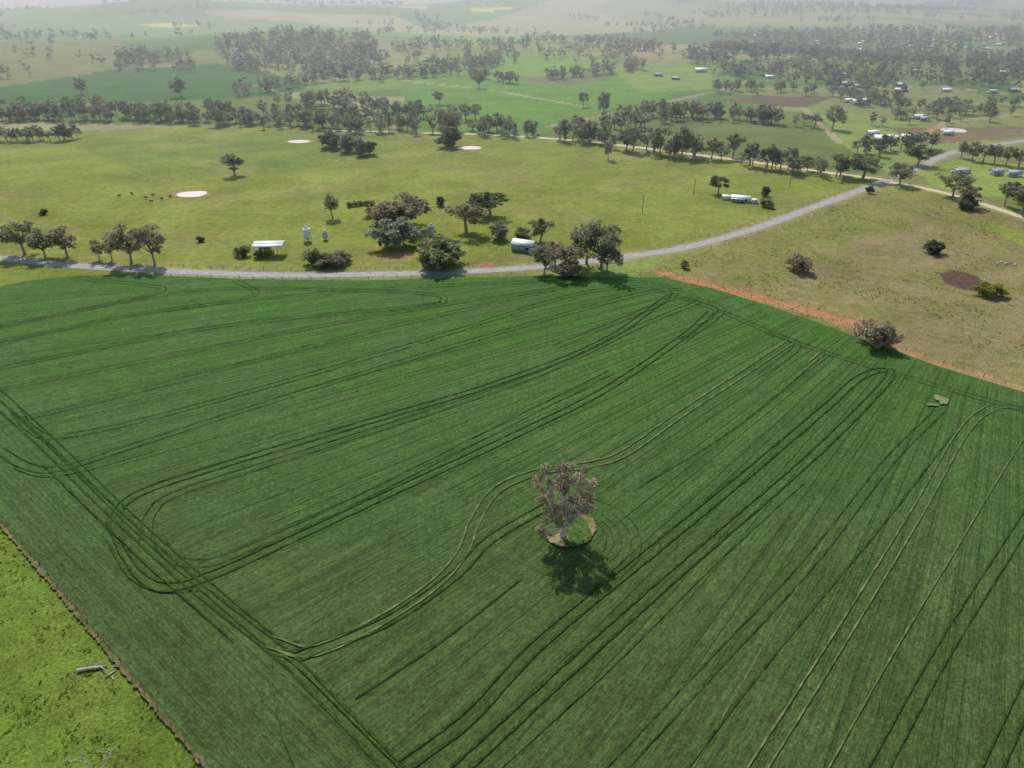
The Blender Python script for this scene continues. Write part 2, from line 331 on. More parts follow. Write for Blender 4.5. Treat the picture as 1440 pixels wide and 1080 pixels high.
TR=[
 ([(-60,520),(0,572),(60,625),(160,722),(280,830),(400,925),(470,995),(550,1078),(620,1150)],1.0,0,.38),
 ([(-60,505),(0,556),(90,640),(190,738),(300,835),(385,905),(420,912)],1.0,0,.24),
 ([(20,575),(45,605),(90,615),(250,580),(560,492),(800,418),(900,404)],1.0,0,.24),
 ([(0,635),(40,658),(90,660),(200,625),(450,545),(700,470),(900,415),(960,408)],1.0,0,.24),
 ([(165,750),(168,718),(205,692),(300,660),(500,600),(700,540),(850,480),(940,418)],1.0,0,.36),
 ([(205,760),(215,722),(260,692),(460,628),(740,535),(900,460),(985,425)],1.0,0,.22),
 ([(160,760),(190,808),(235,828),(300,810),(400,765),(560,690),(700,625),(850,550),(960,475),(1000,440)],1.0,0,.36),
 ([(225,765),(250,790),(295,793),(345,775),(480,715),(700,605),(860,525)],1.0,0,.22),
 ([(380,905),(440,918),(530,878),(610,825),(650,780),(668,735),(700,690),(760,665),(830,655),(880,638),(960,582),(1040,530),(1112,482)],1.0,1,.38),
 ([(420,925),(545,875),(640,810),(690,760),(775,710)],1.0,0,.32),
 ([(500,985),(620,905),(735,815)],0,0,.26),([(890,692),(1030,606),(1160,500)],0,0,.22),
 ([(560,1085),(660,1010),(760,905),(900,790),(1050,668),(1160,575),(1205,535),(1240,522),(1248,535),(1150,635),(960,800),(830,915),(700,1035),(640,1090)],1.0,0,.36),
 ([(860,1090),(1000,940),(1140,790),(1250,650),(1320,580)],1.0,0,.18),
 ([(1060,1090),(1180,900),(1290,720),(1350,615),(1385,580),(1420,573),(1500,590)],1.0,1,.26),
 ([(1160,1090),(1250,930),(1340,780),(1400,680),(1450,600)],0,1,.2),
 ([(1230,1090),(1330,910),(1450,720)],1.0,0,.2),([(1390,1090),(1450,960)],1.0,0,.26),
 ([(900,403),(1000,434),(1110,480),(1240,522),(1460,585)],1.0,0,.22),
 ([(-80,480),(180,425),(300,408),(500,410),(610,416),(622,424),(590,432),(300,462),(0,520),(-80,540)],1.0,0,.30),
 ([(-80,495),(0,482),(200,442),(420,417),(640,402),(760,398)],1.0,0,.26),
 ([(-50,560),(250,500),(560,440),(820,402)],1.0,0,.24),
 ([(0,600),(30,592),(200,550),(520,468),(780,408)],1.0,0,.22),
 ([(100,392),(200,402),(225,412),(100,440),(-60,470)],1.0,0,.26),
 ([(330,396),(360,412),(330,424),(150,452),(-60,500)],1.0,0,.22),
 ([(880,396),(930,402),(948,416),(900,440),(780,490)],1.0,0,.24),
 ([(960,420),(1000,428),(1012,442),(960,480)],1.0,0,.24),
 ([(1080,470),(1112,480),(1118,492),(1070,530)],1.0,0,.2),
 ([(560,1080),(400,925),(385,960),(400,1040),(420,1090)],0,2,.25),
 ([(700,1085),(870,930),(1000,800),(1130,680)],0,2,.22),
 ([(960,1090),(1090,920),(1240,740),(1340,610)],0,0,.2),
 ([(330,905),(200,790),(60,655)],0,0,.22),
 ([(20,660),(60,672),(120,664),(230,632)],0,2,.3),([(150,735),(175,790),(215,832),(280,832)],0,0,.25),
]
for pts,half,m,w in TR:
    pl=cr(GP(pts),1.2)
    for o in ((-half,half) if half else (0,)):
        tz+=.003; ribbon(mb,pl,w,tz,m,o,.4)
hx,hy=G(790,757)[0]
for rr in (6.4,7.6,9.0,10.6,12.4):
    a0=rng.uniform(-.6,.2); t=np.linspace(a0-1.9,a0+1.2,60); tz+=.002
    ribbon(mb,np.c_[hx+1.5+rr*1.05*np.cos(t),hy+rr*np.sin(t)],.12,tz,2,0,.6)
mkobj("wheel_tracks",mb.mesh("wheel_tracks",[M_tdark,M_ttan,M_tfaint]))
def blob(name,g,a,b,z,mat,rot=0,amp=.18,seed=0,n=64,hole=None):
    r0=np.random.default_rng(seed); ph=r0.uniform(0,6.28,5); t=np.linspace(0,2*math.pi,n,endpoint=False)
    rr=1+sum(amp/(k+1)*np.sin((k+2)*t+ph[k]) for k in range(5))+r0.normal(0,.018,n)
    px=a*rr*np.cos(t); py=b*rr*np.sin(t); c,s=math.cos(rot),math.sin(rot)
    return sheet(name,np.c_[g[0]+px*c-py*s,g[1]+px*s+py*c],z,mat)
tz+=.02
M_soilmix=trackmat("thin_soil",lin(150,128,96),lin(80,98,50),.52)
blob("bare_soil_patch",(hx+1.6,hy+1.8),4.8,4.5,tz,M_soilmix,.2,.10,3)
M_under=trackmat("weedy_grass",lin(62,84,38),lin(82,104,52),.5)
blob("weed_patch",(hx+1.35,hy+2.05),4.62,4.45,tz+.01,M_under,.4,.12,5)
blob("bare_soil_patch",(hx-.7,hy-.7),1.7,1.2,tz+.02,M_soil,.2,.2,11)
M_straw=trackmat("dead_straw",lin(140,138,104),lin(76,98,44),.52)
blob("bare_soil_patch",G(1323,565)[0],1.2,2.6,tz,M_straw,-.5,.3,8)
blob("bare_soil_patch",G(1310,572)[0],1.1,.7,tz+.01,M_straw,.2,.3,18)
blob("bare_soil_patch",G(1145,504)[0],.25,3.0,tz,M_soilmix,-.7,.3,9)
# ------------------------------------------------------------------ roads
M_asph=simple("asphalt",(.33,.32,.295),.85,.5,.15)
M_grav=simple("gravel",lin(200,186,156),.95,.8,.2)
M_white=simple("white_line_paint",(.7,.7,.68),.7)
for nm,pl,w,z,mt in [("gravel_road",R2,4.4,.03,M_grav),("gravel_road",R3,4.8,.036,M_grav),("asphalt_road",R1,4.8,.045,M_asph)]:
    mb=MB(); ribbon(mb,pl,w,z,0); 
    if nm=="asphalt_road":
        L=cr(pl[::1],2)
        for k in range(0,len(L)-4,6): ribbon(mb,L[k:k+3],.12,z+.006,1)
    mkobj(nm,mb.mesh(nm,[mt,M_white]))
# ------------------------------------------------------------------ dams
M_water=NM("sky_pale_muddy_water"); M_water=M_water.bsdf(lin(222,206,196),.25,spec=.5)  # clay water, pale sky reflection painted into its base colour
M_bank=simple("clay_bank",lin(156,124,94),.95,.6,.3)
for u,v,w,h in [(270,273,44,8),(421,199,33,4.2),(660,208,32,5)]:
    g,t=G(u,v); a=w/2*t/1000; b=h/2*(G(u,v-.5)[0]-G(u,v+.5)[0])[1]
    blob("dam_bank",g,a*1.18,b*1.32,.03,M_bank,0,.10,u); blob("farm_dam",g,a,b,.06,M_water,0,.08,u+1)
g,t=G(1340,183); blob("farm_dam",g,9,9,.06,M_water,0,.1,4)
# ------------------------------------------------------------------ trees
def leaves(mb,c,rad,n,size,cv,m=1,r0=None,flat=.75):
    d=r0.normal(size=(n,3)); d/=np.linalg.norm(d,axis=1)[:,None]
    p=d*(r0.uniform(0,1,n)**.5)[:,None]*rad*np.array([1,1,flat])+c
    a=r0.normal(size=(n,3)); a/=np.linalg.norm(a,axis=1)[:,None]
    b=np.cross(a,r0.normal(size=(n,3))); b/=np.linalg.norm(b,axis=1)[:,None]
    s=size*r0.uniform(.6,1.4,n)[:,None]; a=a*s; b=b*s*.55
    V=np.stack([p-a-b*.3,p+a*.1-b,p+a+b*.2,p-a*.1+b],1).reshape(-1,3)
    mb.add(V,np.arange(4*n).reshape(-1,4),m,np.clip(cv+r0.normal(0,.22,n),0,1))
def tree(seed,h=12,w=10,ncl=16,nl=150,leaf=.42,base=.3,crad=.2,sides=6,trunk=1,zc=.60,zr=.37,lobes=None):
    r0=np.random.default_rng(seed); mb=MB()
    th=h*base; lean=r0.uniform(-.05,.05,2)*h; tr=h*.026*trunk
    top=np.array([lean[0],lean[1],th])
    if trunk: mb.tube([(0,0,-.3),(lean[0]*.3,lean[1]*.3,th*.45),top],[tr*1.35,tr,tr*.85],sides,0)
    cs=[]
    if lobes is not None: cs=[np.array(l[:3]) for l in lobes]
    tries=0; asym=r0.uniform(.75,1.2,8)
    while len(cs)<ncl and tries<4000:
        tries+=1
        d=r0.normal(size=3); d/=np.linalg.norm(d); sec=int((math.atan2(d[1],d[0])+math.pi)/(2*math.pi)*7.99); d*=r0.uniform(.35,1)**.6*asym[sec]
        c=np.array([d[0]*w*(.5-crad*.6),d[1]*w*(.5-crad*.6),h*zc+d[2]*h*(zr-.03)])
        if d[2]<-.3 and math.hypot(d[0],d[1])<.35: continue
        if all(np.linalg.norm((c-q)/np.array([1,1,.8]))>w*crad*.85 for q in cs) : cs.append(c)
        elif tries>2500: cs.append(c)
    for c in cs:
        if trunk:
            mid=top*.5+c*.5+np.array([0,0,-.04*h])+r0.normal(0,.02*h,3)
            st=top*r0.uniform(.75,1.0)
            mb.tube([st,mid,c],[tr*.5,tr*.32,tr*.1],max(3,sides-2),0)
        rad=w*crad*r0.uniform(.6,1.15)
        cv=r0.uniform(.2,.8)
        leaves(mb,c,rad,int(nl*r0.uniform(.7,1.2)),leaf,cv,1,r0)
        for _ in range(3):
            d=r0.normal(size=3); d/=np.linalg.norm(d)
            leaves(mb,c+d*rad*np.array([1.1,1.1,.8]),rad*.42,int(nl*.14),leaf,cv,1,r0)
    return mb
gum=[tree(100+i,12,[10,9,11,8.5,10,12,9.5,10.5][i],[16,13,18,12,15,20,11,14][i],90,.36,[.3,.35,.28,.38,.32,.26,.36,.3][i],[.17,.18,.16,.18,.18,.15,.19,.17][i]).mesh("gum_tree",[M_bark,M_gum]) for i in range(8)]
bush=[tree(200+i,6,8,18,120,.32,.12,.18,5,.7,.48,.42).mesh("bush",[M_bark,M_olive]) for i in range(4)]
def place(name,protos,u,v,hp,wp,mat,h0,w0):
    g,t=G(u,v); mpp=t/1000; h=hp*mpp*1.0; w=wp*mpp*1.12
    me=protos[rng.integers(len(protos))]
    z=float(HT(*g))
    o=mkobj(name,me,(g[0],g[1],z),rng.uniform(0,6.28),(w/w0,w/w0,h/h0))
    if mat: 
        o.material_slots[1].link='OBJECT'; o.material_slots[1].material=MATS[mat]
    return o
GUMS=[(35,358,50,50,'gum'),(64,362,42,36,'gum'),(95,362,46,48,'brown'),(140,365,32,20,'gum'),(158,366,36,24,'brown'),(185,370,58,46,'brown'),(218,372,60,42,'brown'),
(468,307,38,28,'gum'),(572,320,46,66,'brown'),(535,322,38,44,'brown'),(656,328,52,60,'brown'),(690,306,40,60,'dark'),(672,300,34,36,'gum'),(760,341,36,40,'olive'),
(765,384,44,34,'gum'),(797,386,52,56,'brown'),(845,380,76,58,'gum'),(825,372,62,50,'gum'),(853,384,44,36,'brown'),(780,372,36,36,'brown'),
(330,246,34,36,'gum'),(855,225,28,14,'gum'),(1010,272,28,30,'dark'),(1265,260,32,34,'gum'),(1213,252,36,52,'gum'),(1182,246,26,20,'gum'),
(1340,276,36,36,'gum'),(1358,290,34,34,'brown'),(1412,290,40,30,'gum'),(1436,300,42,34,'gum'),(115,133,24,18,'far'),(255,137,28,24,'far'),(618,147,20,18,'far'),(674,124,22,16,'far'),
(1352,222,24,20,'gum'),(1366,226,28,22,'gum'),(1382,228,28,22,'gum'),(1398,230,28,24,'gum'),(1414,233,28,22,'gum'),(1432,235,28,26,'gum'),(1170,182,34,28,'gum'),(1290,232,28,34,'dark'),
(1215,215,26,20,'dark'),(1135,240,24,18,'gum'),(1085,238,34,26,'gum'),(1108,238,32,24,'brown'),(958,222,46,36,'gum'),(928,216,44,30,'gum'),(1030,222,36,30,'gum'),(1000,224,32,26,'brown'),(830,200,34,28,'gum'),(880,212,30,24,'gum'),(820,150,22,16,'far'),(848,163,34,20,'far')]
for u,v,h,w,m in GUMS: place("gum_tree",gum,u,v,h,w,m,12,10)
BUSH=[(556,347,44,58,'grey'),(618,375,44,78,'olive'),(702,336,26,28,'grey'),(440,372,24,28,'olive'),(472,373,20,44,'brown'),(466,208,24,36,'dark'),(492,213,26,30,'grey'),(515,218,22,32,'dark'),
(632,207,28,34,'dark'),(1076,276,14,14,'dark'),(1077,291,14,20,'olive'),(1123,381,26,34,'brown'),(1312,356,22,28,'dark'),(1228,486,38,54,'brown'),(1390,416,20,36,'yel'),(963,377,12,12,'brown'),
(283,340,9,12,'dark'),(62,302,8,12,'dark'),(1358,294,20,30,'dark'),(1222,272,12,10,'dark'),(735,333,14,24,'olive'),(620,290,14,14,'dark'),(500,290,8,10,'olive'),(508,289,8,10,'olive'),(516,289,8,10,'olive'),(492,291,8,10,'olive'),(524,289,8,8,'olive'),
(340,360,16,22,'olive'),(365,362,10,14,'brown'),(1445,290,20,40,'dark'),(800,388,20,40,'brown'),(455,375,12,24,'olive'),(545,325,26,40,'grey')]
for u,v,h,w,m in BUSH: place("shrub",bush,u,v,h,w,m,6,8)
# lone paddock gum
lob=[(-4.2,-2.6,4.6),(-3.4,-3.4,3.6),(-2.4,-1.5,6),(3.8,1.2,8.2),(4.9,.4,7.2),(3.0,2.0,6.4),(.6,1.0,15.6),(-.9,.4,15.8),(2.6,.5,13.6),(-2.6,0,13.2),(-4.3,.4,11.8),(-3.6,-1,9.8),(0,-1.2,12.4),(1.6,-1.6,10.4),(-1.2,-2.2,9.2),(4.6,0,10.4),(3.4,-1.2,11.4),(-3.8,1.8,8.0),(0,3,12),(-4.6,-.6,14.2),(-3.2,.6,15.6),(3.6,.8,15.2),(5.2,.8,12.4),(1.8,-2.0,8.0)]
hero=tree(77,17.6,12.5,44,135,.22,.22,.095,8,1.2,.56,.38,lob)
mkobj("paddock_gum_tree",hero.mesh("paddock_gum_tree",[M_barkpale,M_hero]),(hx,hy,0),0)
# dead trees
def deadtree(seed,h,w,depth=4):
    r0=np.random.default_rng(seed); mb=MB()
    def br(p,d,L,r,k):
        q=p+d*L*.5+r0.normal(0,.05*L,3); e=p+d*L+r0.normal(0,.08*L,3)
        mb.tube([p,q,e],[r,r*.8,r*.55],5,0)
        if k==0: return
        for _ in range(r0.integers(2,4)):
            nd=d+r0.normal(0,.5,3)*np.array([w,w,.6]); nd[2]=abs(nd[2])*.7+.15; nd/=np.linalg.norm(nd); br(e,nd,L*r0.uniform(.55,.8),r*.55,k-1)
    br(np.array([0,0,-.2]),np.array([.03,.02,1.]),h*.36,h*.02,depth); return mb
g,t=G(556,297); mkobj("dead_tree",deadtree(3,12,1,3).mesh("dead_tree",[M_barkpale]),(g[0],g[1],0),0,(1,1,1))
g,t=G(140,1112); mkobj("dead_tree",deadtree(5,8,1.1,4).mesh("dead_tree",[M_barkpale]),(g[0],g[1],0))
# tree masses
lowA=[tree(300+i,12,[10,9,8,11,10,9][i],[9,8,7,11,10,6][i],19,.74,[.28,.34,.36,.25,.3,.4][i],.21,4).arr() for i in range(6)]
lowB=[tree(400+i,12,11,6,5,1.55,.25,.25,3,1).arr() for i in range(5)]
def mass(name,P2,hs,protos,mat):
    Vs=[];Qs=[];Ms=[];Rs=[];n=0
    zz=HT(P2[:,0],P2[:,1])
    for (px,py),h,z in zip(P2,hs,zz):
        V,Q,M,R=protos[rng.integers(len(protos))]; a=rng.uniform(0,6.28); s=h/12; sw=s*rng.uniform(.8,1.35)
        c,sn=math.cos(a)*sw,math.sin(a)*sw
        Vs.append(np.c_[V[:,0]*c-V[:,1]*sn+px,V[:,0]*sn+V[:,1]*c+py,V[:,2]*s+z-.2]); Qs.append(Q+n); n+=len(V); Ms.append(M); Rs.append(np.clip(R+rng.uniform(-.4,.35),0,1))
    me=mkmesh(name,np.vstack(Vs),np.vstack(Qs),np.concatenate(Ms),np.concatenate(Rs),[M_bark,mat]); return mkobj(name,me)
def line(pts,n,lat,h,protos=lowA,mat=M_far,name="tree_line"):
    pl=cr(GP(pts),6); L=np.r_[0,np.cumsum(np.linalg.norm(np.diff(pl,axis=0),axis=1))]
    u=rng.uniform(0,L[-1],n); Px=np.interp(u,L,pl[:,0]); Py=np.interp(u,L,pl[:,1])
    return mass(name,np.c_[Px,Py]+rng.normal(0,lat,(n,2)),rng.uniform(h[0],h[1],n),protos,mat)
def wood(pts,n,h,protos=lowB,mat=M_far,name="woodland",cl=60,thr=-.2):
    poly=GP(pts); lo=poly.min(0); hi=poly.max(0); out=[]; k=0
    while len(out)<n and k<60:
        k+=1; xx=rng.uniform(lo[0],hi[0],4000); yy=rng.uniform(lo[1],hi[1],4000)
        m=inpoly(xx,yy,poly)&(wob(xx,yy,cl)+.4*wob(xx,yy,cl*.3)>thr); out+=list(zip(xx[m],yy[m]))
    P2=np.array(out[:n]); return mass(name,P2,rng.uniform(h[0],h[1],len(P2)),protos,mat)
line([(-150,166),(0,168),(120,170),(200,168),(300,174),(400,176),(480,182),(570,186),(640,185),(740,192)],225,7,(6,14))
line([(0,158),(150,160),(260,163),(420,166),(560,171)],75,10,(7,13))
line([(-60,198),(0,199),(125,197)],34,3,(8,12),lowA,M_dark)
line([(740,193),(830,202),(900,213),(1000,226),(1100,240),(1190,250)],46,4,(7,15))
line([(830,192),(900,178),(985,165)],22,9,(9,16))
line([(870,163),(990,165),(1060,172),(1140,180)],52,6,(8,13))
line([(410,147),(470,150),(560,165),(650,172)],50,9,(9,14))
line([(330,135),(430,118),(500,112),(600,104),(700,92)],90,10,(9,15),lowB)
line([(770,113),(830,106),(900,96)],46,5,(9,14),lowB)
line([(560,112),(620,108),(690,112),(725,120)],26,4,(8,12))
line([(0,172),(60,168)],12,5,(8,12))
line([(1180,212),(1230,216),(1300,205)],16,7,(7,11))
line([(1000,128),(1100,130),(1200,140),(1310,150)],34,12,(7,12))
line([(1250,180),(1330,165),(1440,150)],30,12,(7,12))
line([(560,72),(640,66),(760,66),(900,72),(1000,82)],100,16,(9,14),lowB)
wood([(300,62),(400,52),(520,55),(545,88),(500,108),(420,112),(330,98)],360,(9,16),cl=28,thr=-.45)
wood([(165,76),(270,76),(272,100),(168,100)],60,(9,15),cl=20,thr=-.6)
wood([(955,78),(1100,72),(1440,78),(1440,125),(1300,120),(1100,118),(1000,106)],720,(8,14),cl=30,thr=-.3)
wood([(1000,50),(1200,45),(1440,40),(1440,75),(1000,72)],760,(8,14),cl=60,thr=-.1)
wood([(1150,120),(1440,125),(1440,200),(1340,175),(1200,150)],60,(7,12),lowA)
wood([(650,62),(900,58),(950,80),(900,100),(750,85)],110,(9,14))
wood([(450,100),(700,70),(740,90),(560,120)],60,(9,14))
wood([(0,50),(160,50),(160,105),(0,115)],40,(9,14))
wood([(0,14),(1440,14),(1440,52),(0,56)],600,(9,15),cl=90,thr=.8)
wood([(0,3),(1440,3),(1440,16),(0,16)],800,(10,16),cl=200,thr=.75)
wood([(970,16),(1350,1),(1420,6),(1250,20),(1000,26)],700,(10,16),cl=200,thr=-.4)
out=[]
for _ in range(60):
    yy=1150+rng.uniform(0,1)**1.4*4200; xx=rng.uniform(-.78,.78)*yy; a=rng.choice([.32,.32,1.9,.1])+rng.normal(0,.12); L=rng.uniform(150,600)*(yy/2000); n=int(L/rng.uniform(8,15))
    s_=rng.uniform(-.5,.5,n)*L; out.append(np.c_[xx+s_*math.cos(a)+rng.normal(0,7,n),yy+s_*math.sin(a)+rng.normal(0,7,n)])
out=np.vstack(out)[:2600]; mass("distant_tree_belt",out,rng.uniform(8,15,len(out)),lowB,M_far)
# ------------------------------------------------------------------ buildings
M_iron=simple("white_corrugated_iron",(.75,.76,.75),.5,2,.06)
M_igrey=simple("grey_corrugated_iron",(.33,.36,.38),.5,2,.1)
M_wall=simple("weatherboard_wall",(.62,.60,.55),.8,2,.08)
M_brick=simple("brick_wall",(.30,.17,.11),.9,4,.2)
M_blue=simple("blue_grey_cladding",(.28,.34,.38),.7,2,.08)
M_glass=simple("dark_window",(.03,.035,.04),.15,1,.1,spec=.6)
M_wood=simple("timber",(.16,.13,.10),.9,4,.3)
M_steel=simple("galvanised_steel",(.50,.52,.53),.4,2,.1,metal=.5)
def gable(mb,L,W,H,rise,ov,m_w,m_r,x0=0,y0=0):
    mb.box((x0,y0,H/2),(L,W,H),m_w)
    mb.add(np.array([(-L/2,-W/2,H),(-L/2,W/2,H),(-L/2,.001,H+rise),(-L/2,-.001,H+rise)])+(x0,y0,0),[(0,1,2,3)],m_w)
    mb.add(np.array([(L/2,-W/2,H),(L/2,W/2,H),(L/2,.001,H+rise),(L/2,-.001,H+rise)])+(x0,y0,0),[(0,1,2,3)],m_w)
    k=rise/(W/2); e=.12
    for s in (-1,1):
        a=(-L/2-ov,s*(W/2+ov),H-k*ov+.04); b=(L/2+ov,s*(W/2+ov),H-k*ov+.04); c=(L/2+ov,0,H+rise+.04); d=(-L/2-ov,0,H+rise+.04)
        top=np.array([a,b,c,d])+(x0,y0,0); V=np.vstack([top,top+(0,0,e)])
        mb.add(V,[(0,3,2,1),(4,5,6,7),(0,1,5,4),(1,2,6,5),(2,3,7,6),(3,0,4,7)],m_r)
def housemesh(i,wall,roof):
    mb=MB(); gable(mb,14,8,2.8,1.9,.5,0,1)
    gable(mb,5.5,4.0,2.7,1.2,.4,0,1,3.2,-5.6 if i%2 else 5.6)
    for xx in (-5,-2,1.2): 
        for s in (-1,1): mb.box((xx,s*4.02,1.6),(1.4,.08,1.1),2)
    mb.box((-.4,-4.03,1.05),(.9,.1,2.1),3); mb.box((7.02,0,1.6),(.08,1.6,1.1),2); mb.box((-7.02,1,1.6),(.08,1.4,1.1),2)
    mb.box((-2.5,-5.0,2.55),(7.5,1.8,.1),1)
    for xx in (-6,-3.5,-1,1): mb.box((xx,-5.75,1.25),(.12,.12,2.5),3)
    mb.box((-4,.9,5.0),(.7,.7,1.2),3)
    return mb.mesh("house",[wall,roof,M_glass,M_wood])
HM=[housemesh(0,M_wall,M_iron),housemesh(1,M_brick,M_igrey),housemesh(2,M_wall,M_igrey),housemesh(3,M_brick,M_iron)]
def house(u,v,wp,k=None,rz=None,hs=1):
    g,t=G(u,v); s=wp*t/1000/16; s=min(max(s,.45),2.0); me=HM[rng.integers(4)] if k is None else HM[k]
    return mkobj("house",me,(g[0],g[1],float(HT(*g))),rng.uniform(-.5,.5) if rz is None else rz,(s,s,hs*min(max(s,.7),1.3)))
for h in [(1208,147,26,0,.1),(1192,144,14,0,.3),(1243,148,16,0),(1244,197,34,0,-.15,.7),(1226,190,18,0,.1),(1275,196,18,0,-.3),(1290,167,16,0),(1300,170,10,2),(1262,129,14,0),(1190,120,18,2,0),(1205,123,12,0),
          (985,101,18,0,0),(950,112,12,1),(925,107,12,1),(1082,110,13,0),(1330,129,14,0),(1395,131,16,2),(1425,129,15,1),(860,66,10,0),(1008,122,12,3),(1090,62,12,0),(1350,243,26,2,.25,.8),(1400,246,16,2,.2),(1425,248,16,2,-.2),
          (1332,190,16,0),(905,72,10,2),(690,84,9,1)]: house(*h)
for _ in range(75):
    house(rng.uniform(1040,1440),rng.uniform(50,78),rng.uniform(7,11),k=int(rng.choice([0,0,2,3,1])),rz=rng.uniform(0,3.14))
for _ in range(14): house(rng.uniform(1150,1440),rng.uniform(80,135),rng.uniform(8,12),k=int(rng.choice([0,2,3,1])))
# farmhouse by the road
g,t=G(1041,283); mb=MB(); gable(mb,11,5,2.7,1.2,.3,0,1); mb.box((-1.5,-3.4,2.4),(8,1.8,.1),1)
for xx in (-5,-2,1,2.3): mb.box((xx,-4.1,1.17),(.12,.12,2.34),3)
for xx in (-4,-1,3.4): mb.box((xx,-2.54,1.5),(1.2,.08,1.1),2)
mb.box((1.2,-2.55,1.05),(.9,.1,2.1),3)
gable(mb,5,3.6,2.3,.9,.2,0,1,-8.4,1.0); gable(mb,3,3,2.2,.6,.2,0,1,8.3,-1.2)
mkobj("farmhouse",mb.mesh("farmhouse",[M_wall,M_iron,M_glass,M_wood]),(g[0],g[1],0),-.35,(.78,.8,.72))
# white shed near homestead
g,t=G(737,352); e=bpy.data.objects.new("farm_shed",None); COL.objects.link(e); e.location=(g[0],g[1],0); e.rotation_euler=(0,0,-.42)
mb=MB(); gable(mb,8.6,5.0,2.9,1.3,.25,0,1); mkobj("walls_and_roof",mb.mesh("shed_shell",[M_blue,M_iron]),parent=e)
mb=MB(); mb.box((-2.2,-2.54,1.25),(2.4,.08,2.5),0); mb.box((2.2,-2.54,1.6),(1.2,.08,.9),1); mb.box((4.34,0,1.1),(.08,1,2.2),0)
mkobj("doors_and_window",mb.mesh("shed_doors",[M_igrey,M_glass]),parent=e)
# hay shed
g,t=G(381,358); e=bpy.data.objects.new("hay_shed",None); COL.objects.link(e); e.location=(g[0],g[1],0); e.rotation_euler=(0,0,.06)
mb=MB()
for xx in (-5,-1.7,1.7,5):
    for yy in (-3.2,3.2): mb.box((xx,yy,2.0),(.18,.18,4.0),0)
for yy in (-3.2,3.2): mb.box((0,yy,4.06),(10.3,.14,.12),0)
mkobj("posts_and_beams",mb.mesh("shed_frame",[M_steel]),parent=e)
mb=MB(); L=5.6; pr=[(-3.7,4.15),(-1.8,4.75),(0,5.0),(1.8,4.75),(3.7,4.15)]
for (a,b),(c,d) in zip(pr[:-1],pr[1:]):
    V=np.array([(-L,a,b),(L,a,b),(L,c,d),(-L,c,d)]); V=np.vstack([V,V+(0,0,.08)]); mb.add(V,[(0,3,2,1),(4,5,6,7),(0,1,5,4),(1,2,6,5),(2,3,7,6),(3,0,4,7)],0)
mkobj("roof",mb.mesh("shed_roof",[M_iron]),parent=e)
M_hay=simple("hay",lin(150,132,84),.95,5,.3)
bm=bmesh.new()
for bx in np.arange(-4.2,1,1.5):
    for bz in range(2 if bx<-1 else 1):
        mt=mathutils.Matrix.Translation((bx+.75*(bz%2)*.6,1.2,.75+1.42*bz))@mathutils.Matrix.Rotation(math.pi/2,4,'X')
        bmesh.ops.create_cone(bm,cap_ends=True,segments=20,radius1=.74,radius2=.74,depth=1.3,matrix=mt)
bmesh.ops.bevel(bm,geom=[ed for ed in bm.edges if len(ed.link_faces)==2 and ed.calc_face_angle(0)>1],offset=.08,segments=2,affect='EDGES')
me=bpy.data.meshes.new("hay_bales"); bm.to_mesh(me); bm.free(); me.materials.append(M_hay); mkobj("hay_bales",me,parent=e)
# silos
def silo(u,v,dia,H,leg):
    g,t=G(u,v); mb=MB(); r=dia/2
    mb.tube([(0,0,leg),(0,0,leg+.01),(0,0,H-.01),(0,0,H)],[r,r,r,r],20,0)
    mb.tube([(0,0,H),(0,0,H+r*.55),(0,0,H+r*.55+.25)],[r*1.04,.35,.3],20,0); mb.tube([(0,0,H+r*.55+.25),(0,0,H+r*.55+.27)],[.3,.01],20,0)
    mb.tube([(0,0,leg-r*.75),(0,0,leg)],[.25,r],20,0)
    for z in np.arange(leg+.7,H,.9): mb.tube([(0,0,z-.04),(0,0,z),(0,0,z+.04)],[r+.005,r+.04,r+.005],20,0)
    for k in range(5):
        a=k*2*math.pi/5+.3; mb.tube([(r*math.cos(a),r*math.sin(a),0),(r*math.cos(a),r*math.sin(a),leg+.5)],[.07,.07],5,1)
    for s in (-.2,.2): mb.box((s,-r-.12,H/2),(.05,.05,H),1)
    mkobj("grain_silo",mb.mesh("grain_silo",[M_iron if dia>3 else M_steel,M_steel]),(g[0],g[1],0))
silo(433,339,3.1,5.0,1.6); silo(458,337,2.0,3.2,1.0); silo(607,333,2.6,4.6,1.0)
# power poles
def pole(u,v,h=8):
    g,t=G(u,v); mb=MB(); mb.tube([(0,0,0),(0,0,h)],[.15,.10],8,0); mb.box((0,0,h-.5),(2.0,.12,.14),0)
    for xx in (-.85,0,.85): mb.tube([(xx,0,h-.43),(xx,0,h-.2)],[.06,.04],6,1)
    mkobj("power_pole",mb.mesh("power_pole",[M_wood,M_white]),(g[0],g[1],0),.4)
for p in [(975,275),(903,300),(1110,262)]: pole(*p)
# fences
def fence(pts,gap=4.5,h=1.15,w=.11):
    pl=cr(GP(pts),2); L=np.r_[0,np.cumsum(np.linalg.norm(np.diff(pl,axis=0),axis=1))]; u=np.arange(0,L[-1],gap)
    px=np.interp(u,L,pl[:,0]); py=np.interp(u,L,pl[:,1]); mb=MB()
    for a,b in zip(px,py): mb.box((a,b,h/2),(w,w,h),0)
    for z in (.4,.75,1.05):
        mb.tube(np.c_[px,py,np.full(len(px),z)],[.01]*len(px),3,1)
    mkobj("wire_fence",mb.mesh("wire_fence",[M_wood,M_wood]))
fence([(0,728),(150,907),(288,1080),(340,1140)],4)
fence([(900,387),(1000,402),(1200,468),(1440,549)],5)
fence([(240,389),(400,393),(620,390),(750,385)],5)
fence([(240,375),(400,380),(600,377),(740,370)],5)
fence([(960,341),(1060,314),(1140,286),(1210,260)],5)
fence([(1000,350),(1080,328),(1160,300),(1235,272)],5)
fence([(660,345),(700,352),(720,362)],3); fence([(690,318),(720,330)],3)
